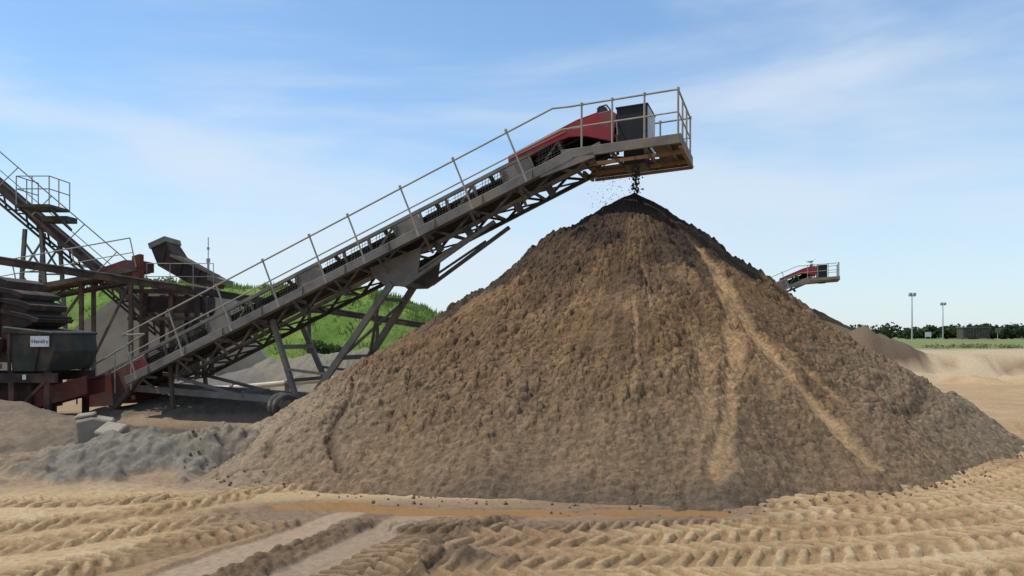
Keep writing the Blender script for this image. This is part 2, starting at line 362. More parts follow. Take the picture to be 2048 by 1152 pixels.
S2=[(3.6,14.2),(3.5,12.8),(3.27,11.6),(2.95,11.0),(2.75,10.2),(2.35,9.2)]
S3=[(1.95,13.0),(1.83,11.45),(1.5,10.5)]
S4=[(2.25,14.0),(2.2,12.6)]
S5=[(3.75,13.0),(4.7,11.6),(5.7,10.9)]
S6=[(2.95,12.3),(2.6,10.9),(2.5,10.0)]
def slide(pts,w):
    xx=PX+.10*fbm(PX*1.3,PY*1.3,3); yy=PY
    d,s,t=polydist(xx,yy,smooth_poly(pts,2))
    ww=w*(1+.8*fbm(PX*1.1+4,PY*1.1,3))
    return sstep(ww*1.35,ww*.35,d+.03*fbm(PX*12,PY*12,2)),np.exp(-((d-ww*1.2)/.06)**2)*np.sign(t)
sl=np.zeros_like(PX)
for pts,w,k in ((S1,.17,.95),(S2,.13,.75),(S3,.035,.4),(S4,.03,.3),(S5,.08,.4),(S6,.18,.5)):
    a,b_=slide(pts,w); sl=np.maximum(sl,a*k); PZ+=-.05*a*k+.035*np.abs(b_)*k*(.6+.8*fbm(PX*3,PY*3,2))
rough=rough*(1-.75*sl)
flt=sstep(.76,.93,q+.05*fbm(PX,PY,2))
PZ+=rough*(1-.55*flt)*(.085*c1+.085*c2+.05*c3)+.014*fbm(PX*9,PY*9,3)*fade
PZ+=flt*.03*fbm(PX*2.0,PY*9,3)
PC=np.ones(PX.shape+(3,))*np.array([.185,.110,.054])
PC=lerpc(PC,(.245,.150,.078),sstep(-.1,.4,fbm(PX*.55+40,PY*.55,4)))
PC=lerpc(PC,(.10,.064,.036),sstep(0,.4,fbm(TH*9,r*.4,4))*.7)
PC=lerpc(PC,(.21,.148,.09),sstep(.55,.95,q+.12*fbm(PX*.7,PY*.7,3))*.65)
PC=lerpc(PC,(.235,.18,.118),sstep(math.radians(20),math.radians(60),TH)*sstep(.4,.85,q)*.7)
PC=lerpc(PC,(.29,.22,.145),sstep(math.radians(-32),math.radians(-60),TH)*sstep(.66,.9,q)*.85)
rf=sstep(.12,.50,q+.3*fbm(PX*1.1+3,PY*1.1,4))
PC=lerpc(PC,(.038,.028,.021),(1-rf)*.96)  # fresh wet sand at the top, darkened further as painted shadow
PC=lerpc(PC,(.045,.033,.024),sstep(math.radians(-48),math.radians(-70),TH)*sstep(.66,.45,q+.1*fbm(PX,PY,3))*.9)  # wet left rim, colour deepened to shade it against the sun
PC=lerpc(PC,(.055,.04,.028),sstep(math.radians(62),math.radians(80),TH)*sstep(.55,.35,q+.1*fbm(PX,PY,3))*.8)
PC=lerpc(PC,(.085,.06,.042),np.clip(crk+crk2,0,1)*.7)
PC=lerpc(PC,(.40,.255,.13),sl*.8*sstep(.12,.2,q))
PC=lerpc(PC,(.33,.225,.13),np.clip(c2*c1*1.3,0,1)*.25*rf)
PC=lerpc(PC,(.07,.047,.03),rough*(1-.5*flt)*sstep(.25,0,c2+c3)*.5)
PC=lerpc(PC,(.13,.095,.062),sstep(.93,1.0,q)*sstep(math.radians(-35),math.radians(-20),TH)*sstep(math.radians(12),0,TH))
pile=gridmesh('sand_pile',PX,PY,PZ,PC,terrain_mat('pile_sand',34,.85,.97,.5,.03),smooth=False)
TH2,RR2=np.meshgrid(np.linspace(-math.pi,math.pi,240),np.linspace(0,1.05,90))
qx,qy,qh,qr=19.7,52.2,3.0,5.2
x2=qx+np.sin(TH2)*RR2*qr; y2=qy-np.cos(TH2)*RR2*qr
z2=qh*(1-RR2)+.12*fbm(x2*.9,y2*.9,4)*RR2+.05*clods(x2,y2,.35,.7,2)
gridmesh('sand_pile.001',x2,y2,z2+.7,np.ones(x2.shape+(3,))*np.array([.14,.10,.06]),D.materials['pile_sand'])
# ------------------------------------------------------------------ STACKER CONVEYOR
ROT=math.atan2(-.318,.948)
def z0(s): return .063+.4217*s
PV=Vector((-.389,0,.921))
def build_stacker(loc,name):
    E=empty(name,loc,ROT)
    N=-1.05
    b=B()
    def P(s,y,dz=0): return Vector((s,y,z0(s)+dz))
    b.beam(P(1.6,N,.09),P(12.55,N,.09),.06,.19)
    b.beam(P(1.6,N+.06,.175),P(12.5,N+.06,.175),.12,.02)
    b.beam(P(1.9,-.79,.12),P(12.5,-.79,.12),.5,.03)
    s=2.0
    while s<12.4:
        b.beam(P(s,-1.02,.04),P(s,-.5,-.02),.06,.07); b.beam(P(s,-1.0,.0),P(s,-.5,-.32),.05,.05)
        b.beam(P(s+.3,N-.034,.0),P(s+.3,N-.034,.185),.05,.012,(1,0,0)); s+=1.05
    b.obj('walkway',M_steel,E,bevel=.006)
    b=B(); dk=B(); mesh=B(); plate=B()
    for y in (-.46,.46):
        b.beam(P(.1,y,.2),P(13.0,y,.2),.07,.10); b.beam(P(.1,y,.74),P(12.7,y,.74),.07,.08)
        s=.5;i=0
        while s<12.5:
            b.beam(P(s,y,.22),P(s,y,.22)+PV*.48,.06,.06,(1,0,0))
            if i%3==0: b.beam(P(s,y,.24),P(s+.45,y,.70),.04,.05)
            s+=.62; i+=1
    i=0; s=.5
    while s<12.2:
        if i%4==1 : plate.prism([P(s+.02,-.5,.26),P(s+.6,-.5,.26),P(s+.42,-.5,.68),P(s-.14,-.5,.68)],(0,.012,0))
        else:
            for k in range(1,9):
                a=s+.6*k/9; mesh.beam(P(a,-.51,.25),P(a,-.51,.70),.008)
            for k in range(1,7): mesh.beam(P(s,-.512,.25+.06*k),P(s+.6,-.512,.25+.06*k),.008)
        s+=.62; i+=1
    b.obj('stringers',M_steel,E,bevel=.005); plate.obj('side_plates',M_steel,E); mesh.obj('mesh_guards',M_steeld,E)
    dk.beam(P(.15,0,.60),P(13.2,0,.56),.78,.03); dk.beam(P(.15,0,.25),P(13.2,0,.2),.78,.02)
    dk.prism([P(.2,.40,.26),P(13,.40,.22),P(13,.40,.56),P(.2,.40,.60)],(0,.01,0))
    dk.obj('belt',M_belt,E)
    b=B(); s=.7
    while s<12.8:
        for sg in (-1,1):
            b.tube(P(s,sg*.12,.60),P(s,sg*.42,.74),.05,8)
        s+=1.24
    b.obj('idlers',M_steeld,E,smooth=False)
    b=B(); zd=-.30
    for y in (-.46,.46):
        b.beam(P(2.6,y,zd),P(12.9,y,zd+.22),.07,.08)
        s=2.6; k=0
        while s<12.7:
            f=zd+.22*(s-2.6)/10.3; f2=zd+.22*(s+.45-2.6)/10.3
            b.beam(P(s,y,f),P(s+.45,y,.15),.05,.05); b.beam(P(s+.45,y,.15),P(s+.9,y,f2),.05,.05)
            s+=.9
    s=2.6
    while s<12.7:
        f=zd+.22*(s-2.6)/10.3
        b.beam(P(s,-.46,f),P(s,.46,f),.05,.05); b.beam(P(s,-.46,f),P(s+.9,.46,f),.04,.04); s+=.9
    b.beam(P(2.6,-.46,.15),P(2.6,-.46,zd),.06); b.beam(P(2.6,.46,.15),P(2.6,.46,zd),.06)
    for s in (11.9,11.2,10.1,9.4):
        b.beam(P(s,-.46,-.12),P(s+.12,-.46,-.36),.10,.14)
    b.obj('lattice_truss',M_steeld,E)
    b=B()
    def R(s,h): return P(s,N,.1)+PV*h
    b.tube(R(1.9,1.04),R(12.55,1.0),.02); b.tube(R(1.9,.55),R(12.55,.53),.016)
    for s in (1.9,3.25,4.6,5.85,7.05,8.0,9.25,10.45,11.6):
        b.tube(R(s,0),R(s,1.04),.02); b.beam(R(s,-.1),R(s,.06),.07,.05,(1,0,0))
        b.tube(R(s,1.02),R(s,1.075),.03)
    zp=lambda s:5.36+.065*(s-12.5)
    def Q(s,y,h=0): return Vector((s,y,zp(s)+h))
    top=1.02
    b.tube(R(12.55,1.0),Q(12.5,N,top),.02); b.tube(R(12.55,.53),Q(12.75,N,.58),.016)
    SE=14.6
    for h,rr_ in ((top,.02),(.60,.016)):
        b.path([Q(12.5,N,h),Q(SE,N,h),Q(SE,1.05,h),Q(12.7,1.05,h)],rr_)
    for s in (12.75,13.35,13.97,SE):
        b.tube(Q(s,N,.1),Q(s,N,top),.02); b.tube(Q(s,1.05,.1),Q(s,1.05,top),.02)
        b.tube(Q(s,N,top-.02),Q(s,N,top+.035),.03); b.tube(Q(s,1.05,top-.02),Q(s,1.05,top+.035),.03)
    for y in (-.35,.35): b.tube(Q(SE,y,.1),Q(SE,y,top),.02)
    b.obj('handrail',M_rail,E,smooth=False)
    b=B()
    b.beam(Q(12.35,N,.1),Q(SE+.03,N,.1),.05,.18); b.beam(Q(12.5,1.05,.1),Q(SE+.03,1.05,.1),.05,.18)
    b.beam(Q(SE+.03,N-.02,.1),Q(SE+.03,1.07,.1),.05,.185)
    b.beam(Q(12.5,-.79,.13),Q(SE,-.79,.13),.46,.025); b.beam(Q(12.5,.79,.13),Q(SE,.79,.13),.46,.025)
    b.beam(Q(14.3,-.55,.131),Q(14.3,.55,.131),.55,.024)
    b.beam(P(11.9,N,.0),Q(13.0,N,.02),.05,.12)
    for s in (12.7,13.3,13.95,14.4): b.beam(Q(s,N,.055),Q(s,1.05,.055),.05,.08)
    b.obj('head_platform',M_steel,E,bevel=.005)
    b=B()
    b.beam(Q(12.55,1.06,-.03),Q(SE+.05,1.06,-.03),.10,.05); b.beam(Q(SE+.03,-.9,-.02),Q(SE+.03,1.06,-.02),.08,.04)
    b.beam(Q(12.6,.45,-.02),Q(SE,.45,-.02),.06,.07); b.beam(Q(12.6,-.45,-.02),Q(SE,-.45,-.02),.06,.07)
    b.beam(Q(12.5,.2,-.02),Q(12.5,1.06,-.03),.06,.06)
    b.obj('platform_lip',M_orange,E)
    b=B()
    pts=[P(11.05,-.5,.79),P(12.35,-.5,.66),P(12.7,-.5,.50),Q(13.25,-.5,.36),Q(13.33,-.5,.90),Q(13.2,-.5,1.0),Q(12.95,-.5,.97),P(12.5,-.5,.90),P(11.05,-.5,.89)]
    b.prism(pts,(0,.05,0)); b.prism([p+Vector((0,.96,0)) for p in pts],(0,.04,0))
    b.prism([pts[8],pts[7],pts[7]+Vector((0,1,0)),pts[8]+Vector((0,1,0))],(0,0,.03))
    b.prism([pts[7]+Vector((0,0,.002)),pts[6],pts[6]+Vector((0,1,0)),pts[7]+Vector((0,1,.002))],(0,0,.03))
    b.beam(P(11.1,-.53,.82),P(12.3,-.53,.78),.03,.04)
    b.obj('red_drive_guard',M_red,E,bevel=.01)
    b=B(); b.tube(Q(13.0,-.3,1.07),Q(13.0,.25,1.07),.09,12); b.box(12.9,13.08,-.36,-.2,zp(13)+.98,zp(13)+1.12)
    b.path([Q(12.9,-.4,.98),Q(12.95,-.4,1.12),Q(13.1,-.4,1.14),Q(13.2,-.4,1.0)],.015)
    b.tube(Q(13.4,-.75,.02),Q(13.4,-.75,.4),.03); b.tube(Q(13.4,-.75,.4),Q(13.3,-.4,.9),.015)
    b.obj('drive_motor',M_steeld,E)
    b=B()
    x0_,x1_=13.33,13.93
    for (ya,yb) in ((-.5,-.47),(.47,.5)):
        b.prism([(x0_,ya,zp(13.3)+.18),(x1_,ya,zp(13.9)+.18),(x1_,ya,zp(13.9)+1.0),(x0_,ya,zp(13.3)+1.0)],(0,yb-ya,0))
    b.prism([(x0_-.02,-.52,zp(13.3)+1.0),(x1_+.02,-.52,zp(13.9)+1.0),(x1_+.02,.52,zp(13.9)+1.0),(x0_-.02,.52,zp(13.3)+1.0)],(0,0,.025))
    b.prism([(x0_+.12,-.4,5.30),(x1_-.08,-.4,5.32),(x1_-.08,.4,5.32),(x0_+.12,.4,5.30)],(0,0,.4))
    b.obj('discharge_box',M_black,E)
    b=B(); b.prism([(x1_+.003,-.47,zp(13.9)+.2),(x1_+.003,.47,zp(13.9)+.2),(x1_+.003,.47,zp(13.9)+.98),(x1_+.003,-.47,zp(13.9)+.98)],(.012,0,0))
    b.obj('box_end_sheet',M_flap,E)
    b=B()
    for y in (-.56,.52):
        b.prism([(7.85,y,z0(7.85)+.02),(9.1,y,z0(9.1)-.08),(9.0,y,3.12),(8.75,y,2.98),(8.25,y,2.98),(7.95,y,3.2)],(0,.04,0))
    b.beam((8.5,-.5,3.05),(8.5,.5,3.05),.35,.08)
    b.obj('gusset',M_steel,E,bevel=.006)
    b=B(); lo=.42
    for y,o in ((-.56,-.75),(.56,.75)):
        b.beam((8.4,y,3.05),(6.45,o,lo),.11,.14); b.beam((5.35,y,z0(5.35)-.05),(6.15,o,lo),.10,.12)
        b.beam((10.75,y*.85,z0(10.75)-.3),(8.85,y,3.08),.07,.08)
        b.beam((10.2,y*.85,z0(10.2)-.35),(8.9,y*.9,3.25),.04,.05)
        b.beam((6.9,o*.97,1.05),(5.85,o*.97,1.15),.06,.06)
    b.beam((8.1,-.58,2.72),(8.1,.58,2.72),.22,.06); b.beam((7.2,-.66,1.42),(7.2,.66,1.42),.10,.10)
    b.beam((5.62,-.63,1.65),(5.62,.63,1.65),.16,.10); b.beam((6.0,-.7,.9),(6.0,.7,.9),.08)
    b.beam((7.2,-.66,1.42),(8.1,.58,2.68),.06); b.beam((7.2,.66,1.42),(8.1,-.58,2.68),.06)
    b.beam((6.3,-1.0,lo),(6.3,1.0,lo),.16,.16)
    for y in (-.62,.62):
        b.beam((1.2,y*.8,.62),(6.3,y,lo),.10,.16); b.beam((2.2,y*.8,z0(2.2)),(4.6,y,.5),.06,.08)
    for s in (1.5,3.0,4.5): b.beam((s,-.5,.58),(s,.5,.58),.07)
    b.obj('support_legs',M_steel,E,bevel=.006)
    b=B(); hb=B()
    for cy in (-1.12,1.12):
        ax=Vector((.80,-.6,0)).normalized(); c=Vector((6.05,cy,.34))
        for k in (-.15,.15):
            o=c+ax*k
            rings=[(-.11,.17),(-.115,.24),(-.09,.295),(-.04,.31),(.04,.31),(.09,.295),(.115,.24),(.11,.17)]
            n=28; vs=[]; up=Vector((0,0,1)); sd=ax.cross(up)
            for (a,rad) in rings:
                for i in range(n):
                    t=2*math.pi*i/n; vs.append(o+ax*a+sd*rad*math.cos(t)+up*rad*math.sin(t))
            m_=len(rings); fs=[(j*n+i,j*n+(i+1)%n,(j+1)*n+(i+1)%n,(j+1)*n+i) for j in range(m_-1) for i in range(n)]
            b.add(vs,fs); hb.tube(o-ax*.07,o+ax*.07,.175,20); hb.tube(o-ax*.1,o+ax*.1,.06,12)
        b.tube(c-ax*.3,c+ax*.3,.03)
    b.obj('tyres',M_tyre,E,smooth=True); hb.obj('wheel_hubs',M_steel,E)
    b=B()
    for y in (-.52,.52):
        b.prism([(-.25,y,.1),(.9,y,.18),(1.9,y,z0(1.9)+.2),(1.6,y,z0(1.6)+.62),(-.1,y,.75),(-.3,y,.45)],(0,.03,0))
    b.obj('tail_box',M_redd,E)
    b=B()
    b.tube((-.05,-.5,.4),(-.05,.5,.4),.2,16)
    for y in (-.6,.6):
        b.beam((1.75,y,z0(1.75)+.25),(.55,y,-.15),.10,.12); b.beam((.55,y,-.1),(2.6,y,.1),.10,.1)
        b.beam((2.6,y,.0),(2.5,y,z0(2.5)+.1),.08)
    b.beam((.6,-.6,-.02),(.6,.6,-.02),.1); b.beam((1.2,-.6,.55),(1.2,.6,.55),.08)
    b.obj('tail_frame',M_brown,E,bevel=.005)
    b=B()
    for y in (-.78,):
        b.path([(-.2,y,.2),(-.2,y,.95),(.7,y,1.35),(1.9,y,1.95)],.02); b.path([(-.2,y,.6),(.8,y,.95),(1.9,y,1.45)],.018)
        for s in (.4,1.0,1.5): b.tube((s,y,.3+.2*s),(s,y,1.2+.42*(s-.35)),.018)
    b.path([(1.9,-.78,1.95),R(1.9,1.04)],.02)
    b.obj('tail_guard_rail',M_rail,E)
    return E
st=build_stacker((-10.4,20.6,0),'stacker_conveyor')
e2=empty('stacker_conveyor',(-10.4+17.4,20.6+35.2,-.02),ROT)
for ch in list(st.children):
    if ch.name.split('.')[0] in ('tail_guard_rail',): continue
    c=D.objects.new(ch.name.split('.')[0],ch.data); scene.collection.objects.link(c); c.parent=e2
def lump(b,c,r,n=0):
    t=(1+5**.5)/2
    vs=[(-1,t,0),(1,t,0),(-1,-t,0),(1,-t,0),(0,-1,t),(0,1,t),(0,-1,-t),(0,1,-t),(t,0,-1),(t,0,1),(-t,0,-1),(-t,0,1)]
    fs=[(0,11,5),(0,5,1),(0,1,7),(0,7,10),(0,10,11),(1,5,9),(5,11,4),(11,10,2),(10,7,6),(7,1,8),(3,9,4),(3,4,2),(3,2,6),(3,6,8),(3,8,9),(4,9,5),(2,4,11),(6,2,10),(8,6,7),(9,8,1)]
    b.add([(c[0]+v[0]*r*.55*random.uniform(.6,1.3),c[1]+v[1]*r*.55*random.uniform(.6,1.3),c[2]+v[2]*r*.55*random.uniform(.6,1.3)) for v in vs],fs)
b=B()
for i in range(130):
    z=random.uniform(4.8,5.35); lump(b,(2.5+random.gauss(0,.05)+.02,16.3+random.gauss(0,.1),z),random.uniform(.008,.03))
for i in range(150):
    z=random.uniform(4.3,5.2); lump(b,(random.gauss(1.98,.2),16.2+random.gauss(0,.2),z),random.uniform(.004,.011))
b.obj('falling_sand',pmat('wet_sand',(.07,.05,.035),bump=0))
b=B()
for i in range(420):
    t=random.uniform(math.radians(-60),math.radians(75)); rb=float(np.interp(t,th_k,R_k))*random.uniform(.985,1.07)
    x=AX+math.sin(t)*rb; y=AY-math.cos(t)*rb; rd=random.uniform(.006,.03)*random.uniform(.5,1); lump(b,(x,y,gz(x,y)+rd*.5),rd)
b.obj('loose_clods',pmat('clod_sand',(.2,.13,.075),(.12,.08,.05),bump=.2))
# ------------------------------------------------------------------ GRASS HILL
hx=np.arange(-48,6,.16); hy=np.arange(34,62,.16)
HX,HY=np.meshgrid(hx,hy)
crest=np.interp(HX,[-48,-24,-18,-14,-9.8,-7.5,-5.9,-3.8,-1,3,6],[3.7,4.4,4.9,4.6,4.75,4.4,3.85,3.0,1.8,.3,-.2])
HZ=crest*sstep(35.6,43.5,HY+.8*fbm(HX*.25,HY*.25,3))*sstep(62,52,HY)+.15*fbm(HX*.5,HY*.5,4)+.06*fbm(HX*2,HY*2,3)-.12
HC=np.ones(HX.shape+(3,))*np.array([.11,.185,.033])
HC=lerpc(HC,(.17,.24,.05),sstep(-.1,.35,fbm(HX*.5,HY*.5,4)))
HC=lerpc(HC,(.07,.115,.028),sstep(0.1,.4,fbm(HX*.9+7,HY*.9,4))*.7)
HC=lerpc(HC,(.24,.20,.14),sstep(36.8,35.8,HY+fbm(HX*.6,HY*.6,3)))
hill=gridmesh('grass_hill',HX,HY,HZ,HC,terrain_mat('grass_bank',8,.5,.95,.3,.08))
def hz(x,y):
    i=int(np.clip((x-hx[0])/.16,0,len(hx)-1)); j=int(np.clip((y-hy[0])/.16,0,len(hy)-1)); return HZ[j,i]
n=70000
bx=rng.uniform(-28,3,n); by=rng.uniform(36.2,46,n)
ii=((bx-hx[0])/.16).astype(int); jj=((by-hy[0])/.16).astype(int); bz=HZ[jj,ii]-.03
tuft=sstep(-.2,.4,fbm(bx*1.1,by*1.1,3))
hh=(.07+.28*rng.random(n)**2)*(.4+tuft); aa=rng.uniform(-.6,.6,n); ww=.03+.03*rng.random(n)
v=np.zeros((n,3,3)); v[:,0]=np.stack([bx-ww*np.cos(aa),by-ww*np.sin(aa),bz],-1); v[:,1]=np.stack([bx+ww*np.cos(aa),by+ww*np.sin(aa),bz],-1)
v[:,2]=np.stack([bx+rng.normal(0,.07,n),by+rng.normal(.12,.07,n),bz+hh],-1)
def trimesh(name,v,cols,mat):
    me=D.meshes.new(name); N_=len(v)*v.shape[1]; k=v.shape[1]
    me.vertices.add(N_); me.vertices.foreach_set('co',v.reshape(-1).astype(np.float32))
    me.loops.add(N_); me.loops.foreach_set('vertex_index',np.arange(N_,dtype=np.int32))
    me.polygons.add(len(v)); me.polygons.foreach_set('loop_start',(np.arange(len(v))*k).astype(np.int32)); me.update(calc_edges=True)
    at=me.color_attributes.new('Col','FLOAT_COLOR','POINT'); c=np.repeat(cols,k,0); c=np.concatenate([c,np.ones((len(c),1))],1)
    at.data.foreach_set('color',c.astype(np.float32).ravel()); me.materials.append(mat)
    o=D.objects.new(name,me); scene.collection.objects.link(o); return o
def leafmat(name,tf=.35):
    m,nt,p=newmat(name); at=nd(nt,'ShaderNodeAttribute',attribute_name='Col'); nt.links.new(at.outputs['Color'],p.inputs['Base Color'])
    p.inputs['Roughness'].default_value=.7; p.inputs['Specular IOR Level'].default_value=.2
    tr=nd(nt,'ShaderNodeBsdfTranslucent'); mx=nd(nt,'ShaderNodeMixShader'); mx.inputs[0].default_value=tf
    nt.links.new(at.outputs['Color'],tr.inputs['Color']); out=nt.nodes['Material Output']
    nt.links.new(p.outputs[0],mx.inputs[1]); nt.links.new(tr.outputs[0],mx.inputs[2]); nt.links.new(mx.outputs[0],out.inputs['Surface']); return m
M_leaf=leafmat('leaves'); M_blade=leafmat('grass_blades',.5)
g=(rng.random(n)*.6+.4*sstep(-.3,.3,fbm(bx*.6,by*.6,3)))[:,None]; cols=np.array([.075,.14,.022])*(1-g)+np.array([.23,.30,.065])*g
trimesh('hill_grass',v,cols,M_blade)
def foliage(name,blobs,nper,size,c1,c2):
    vs=[];cs=[]
    for (cx,cy,cz,rx,ry,rz) in blobs:
        k=nper; u=rng.normal(size=(k,3)); u/=np.linalg.norm(u,axis=1)[:,None]; rad=rng.random(k)**.4
        p=u*rad[:,None]*np.array([rx,ry,rz])+np.array([cx,cy,cz])
        t1=rng.normal(size=(k,3)); t1/=np.linalg.norm(t1,axis=1)[:,None]; t2=np.cross(t1,rng.normal(size=(k,3))); t2/=np.linalg.norm(t2,axis=1)[:,None]
        s=size*(.5+rng.random(k))[:,None]
        q=np.stack([p-t1*s,p-t2*s*.6,p+t1*s,p+t2*s*.6],1); vs.append(q)
        g=(rng.random(k)*.6+.4*rng.random())[:,None]; cs.append(np.array(c1)*(1-g)+np.array(c2)*g)
    return trimesh(name,np.concatenate(vs),np.concatenate(cs),M_leaf)
bl=[(-8.9+random.gauss(0,.5),38.2+random.gauss(0,.4),hz(-8.9,38.2)+.25+random.uniform(-.1,.3),.45,.45,.36) for _ in range(8)]
foliage('shrub',bl,380,.07,(.035,.065,.02),(.09,.15,.04))
bl=[(-7.6+random.uniform(-2.4,2),35.6+random.uniform(-.3,.8),.3+random.uniform(-.1,.25),.4,.4,.22) for _ in range(12)]
foliage('weeds',bl,140,.06,(.11,.15,.06),(.22,.25,.13))
bl=[]
for _ in range(14):
    x=-21+random.uniform(-5,3); bl.append((x,43,hz(x,43)+.1,.5,.5,.25))
foliage('bramble',bl,140,.07,(.07,.12,.03),(.15,.22,.06))
bl=[]
for i in range(150):
    x=random.uniform(95,330); y=random.uniform(230,260); hgt=2.2+1.8*abs(math.sin(x*.05))+random.uniform(-.5,.8)
    bl.append((x,y,1.2+hgt*.5,3.2,2,hgt*.6))
for i in range(26):
    x=random.gauss(118,8); bl.append((x,200+random.uniform(-4,4),2.4+random.uniform(0,1.0),2.2,2,1.5))
for i in range(40):
    x=random.uniform(60,105); bl.append((x,240+random.uniform(-4,4),1.9,3,2,1.3))
foliage('tree_line',bl,150,.5,(.025,.04,.016),(.06,.09,.03))
bl=[]
for i in range(60):
    x=random.uniform(24,70); y=random.uniform(57,66); bl.append((x,y,gz(x,y)+.08,.8,.8,.2))
foliage('rough_grass',bl,90,.09,(.14,.18,.06),(.27,.27,.13))
# ------------------------------------------------------------------ CONCRETE BUNKER WALL
E=empty('concrete_retaining_wall')
b=B()
def wy_(x): return 34.1+(x+13.45)*.48
b.prism([(x,wy_(x),z) for x,z in ((-13.45,-.3),(-10.3,-.3),(-10.5,.35),(-11.85,2.5),(-12.1,3.5),(-13.45,3.7))],(0,.4,0))
b.prism([(-23.5,34.2,-.3),(-15.4,35.9,-.3),(-15.4,35.9,3.9),(-17.7,35.42,3.5),(-20.1,34.91,1.5),(-23.5,34.2,.9)],(0,.4,0))
b.obj('wing_walls',M_conc,E)
b=B(); b.box(-15.5,-13.3,39,39.3,-.3,3.9); b.box(-15.4,-15.2,36.35,39,-.3,3.9); b.box(-13.6,-13.47,34.6,39,-.3,3.65)
b.box(-15.6,-13.2,34.6,36.3,3.76,4.1); b.obj('opening',M_concd,E)
# ------------------------------------------------------------------ OTHER CONVEYORS (left)
def conveyor(name,p,q,w=.8,h=.5,rail=True,mat=M_steel,truss=.5,rails2=False):
    E=empty(name); p=Vector(p); q=Vector(q); L=(q-p).length; a=(q-p)/L; sd=a.cross(Vector((0,0,1))).normalized(); u=sd.cross(a)
    if sd.y>0: sd=-sd
    b=B(); b.beam(p-sd*w/2,q-sd*w/2,.1,.25); b.beam(p+sd*w/2,q+sd*w/2,.1,.25)
    b.beam(p+sd*(w/2+.35)-u*.1,q+sd*(w/2+.35)-u*.1,.6,.05); b.beam(p+sd*(w/2+.67)-u*.05,q+sd*(w/2+.67)-u*.05,.05,.16)
    b.obj('frame',mat,E)
    b=B(); b.beam(p+u*.05,q+u*.05,w-.1,.06); b.obj('belt',M_belt,E)
    b=B(); n=int(L/1.0)
    for sg in (-1,1):
        o=sd*sg*w/2
        b.beam(p+o-u*truss,q+o-u*truss,.08)
        for i in range(n):
            A_=p+a*(L*i/n)+o; B_=p+a*(L*(i+.5)/n)+o; C_=p+a*(L*(i+1)/n)+o
            b.beam(A_-u*truss,B_-u*.1,.05); b.beam(B_-u*.1,C_-u*truss,.05)
    b.obj('truss',M_steeld,E)
    if rail:
        b=B()
        for o in ([sd*(w/2+.68)]+([-sd*(w/2+.1)] if rails2 else [])):
            b.tube(p+o+u*1.0,q+o+u*1.0,.022); b.tube(p+o+u*.5,q+o+u*.5,.016)
            m=int(L/1.5)
            for i in range(m+1): c=p+a*(L*i/m)+o; b.tube(c,c+u*1.0,.02)
        b.obj('handrail',M_rail,E)
    return E
c2=conveyor('inclined_conveyor',(-24.5,29.2,12.4),(-13.6,31.6,2.3),1.0,.5,True,M_brown,.5,False)
b=B(); b.box(-17.35,-16.2,28.0,29.3,6.42,6.52); b.box(-17.25,-16.3,29.3,30,6.1,6.3)
for x in (-17.3,-16.25): b.beam((x,28.1,6.4),(x,29.5,5.8),.07)
b.obj('platform',M_steeld,c2)
b=B()
for z in (7.05,7.5): b.path([(-17.35,29.3,z),(-17.35,28.0,z),(-16.2,28.0,z),(-16.2,29.3,z)],.02)
for (x,y) in ((-17.35,29.3),(-17.35,28.6),(-17.35,28.0),(-16.8,28.0),(-16.2,28.0),(-16.2,28.6),(-16.2,29.3)): b.tube((x,y,6.5),(x,y,7.5),.02)
b.obj('platform_rail',M_rail,c2)
b=B()
for (x,t) in ((-18.6,-18.2),(-17.2,-17.6)):
    for y in (29.9,31.1): b.beam((x,y,-.2),(t,y,5.9),.12)
for i in range(4):
    z=.4+i*1.3; f=.07*z
    for y in (29.9,31.1):
        b.beam((-18.6+f,y,z),(-17.2-f,y,z+1.25),.06); b.beam((-17.2-f,y,z),(-18.6+f,y,z+1.25),.06); b.beam((-18.6+f,y,z),(-17.2-f,y,z),.06)
b.obj('support_tower',M_steel,c2)
tc_=empty('pipe_bridge')
p=Vector((-16.2,24,4.25)); q=Vector((-3.4,34,2.25)); b=B(); b.beam(p,q,.22,.16); b.obj('beam',M_mach,tc_)
b=B(); b.tube(p+Vector((0,0,.13)),q+Vector((0,0,.13)),.045); b.obj('pipe',M_steeld,tc_)
b=B()
for f in (.42,.66,.84):
    x=-16.2+12.8*f;y=24+10*f;z=4.18-2.0*f; b.beam((x,y,-.2),(x,y,z),.12)
b.obj('posts',M_steeld,tc_)
c3=conveyor('feed_conveyor',(-18.5,27.5,3.1),(-12.9,28.2,4.25),.7,.4,True,M_brown,.35)
b=B(); b.prism([(-13.9,27.3,4.0),(-12.75,27.4,4.15),(-12.75,27.4,4.5),(-13.3,27.4,4.5),(-14.1,27.3,4.2)],(0,1.1,0))
b.prism([(-12.95,27.25,3.9),(-12.68,27.25,3.9),(-12.68,27.25,4.7),(-12.95,27.25,4.62)],(0,.3,0)); b.obj('red_head_guard',M_redd,c3)
b=B()
for x,z in ((-17,3.3),(-14.8,3.8),(-13.1,4.1)):
    for y in (27.5,28.3): b.beam((x,y,-.1),(x,y,z),.12)
b.beam((-17,27.5,.3),(-14.8,27.5,3.4),.07); b.beam((-14.8,27.5,.3),(-13.1,27.5,3.8),.07); b.obj('posts',M_brown,c3)
E=empty('screen_chute')
b=B()
b.prism([(-12.65,27.9,5.1),(-12.15,27.9,5.3),(-11.8,27.9,4.75),(-10.35,27.9,3.95),(-10.5,27.9,3.6),(-11.3,27.9,3.75),(-12.35,27.9,4.35)],(0,1.2,0))
for x,zz in ((-12.2,4.55),(-11.6,4.2),(-11.0,3.9)): b.beam((x,27.86,zz-.15),(x+.12,27.86,zz+.4),.05,.06)
b.obj('chute_body',M_mach,E)
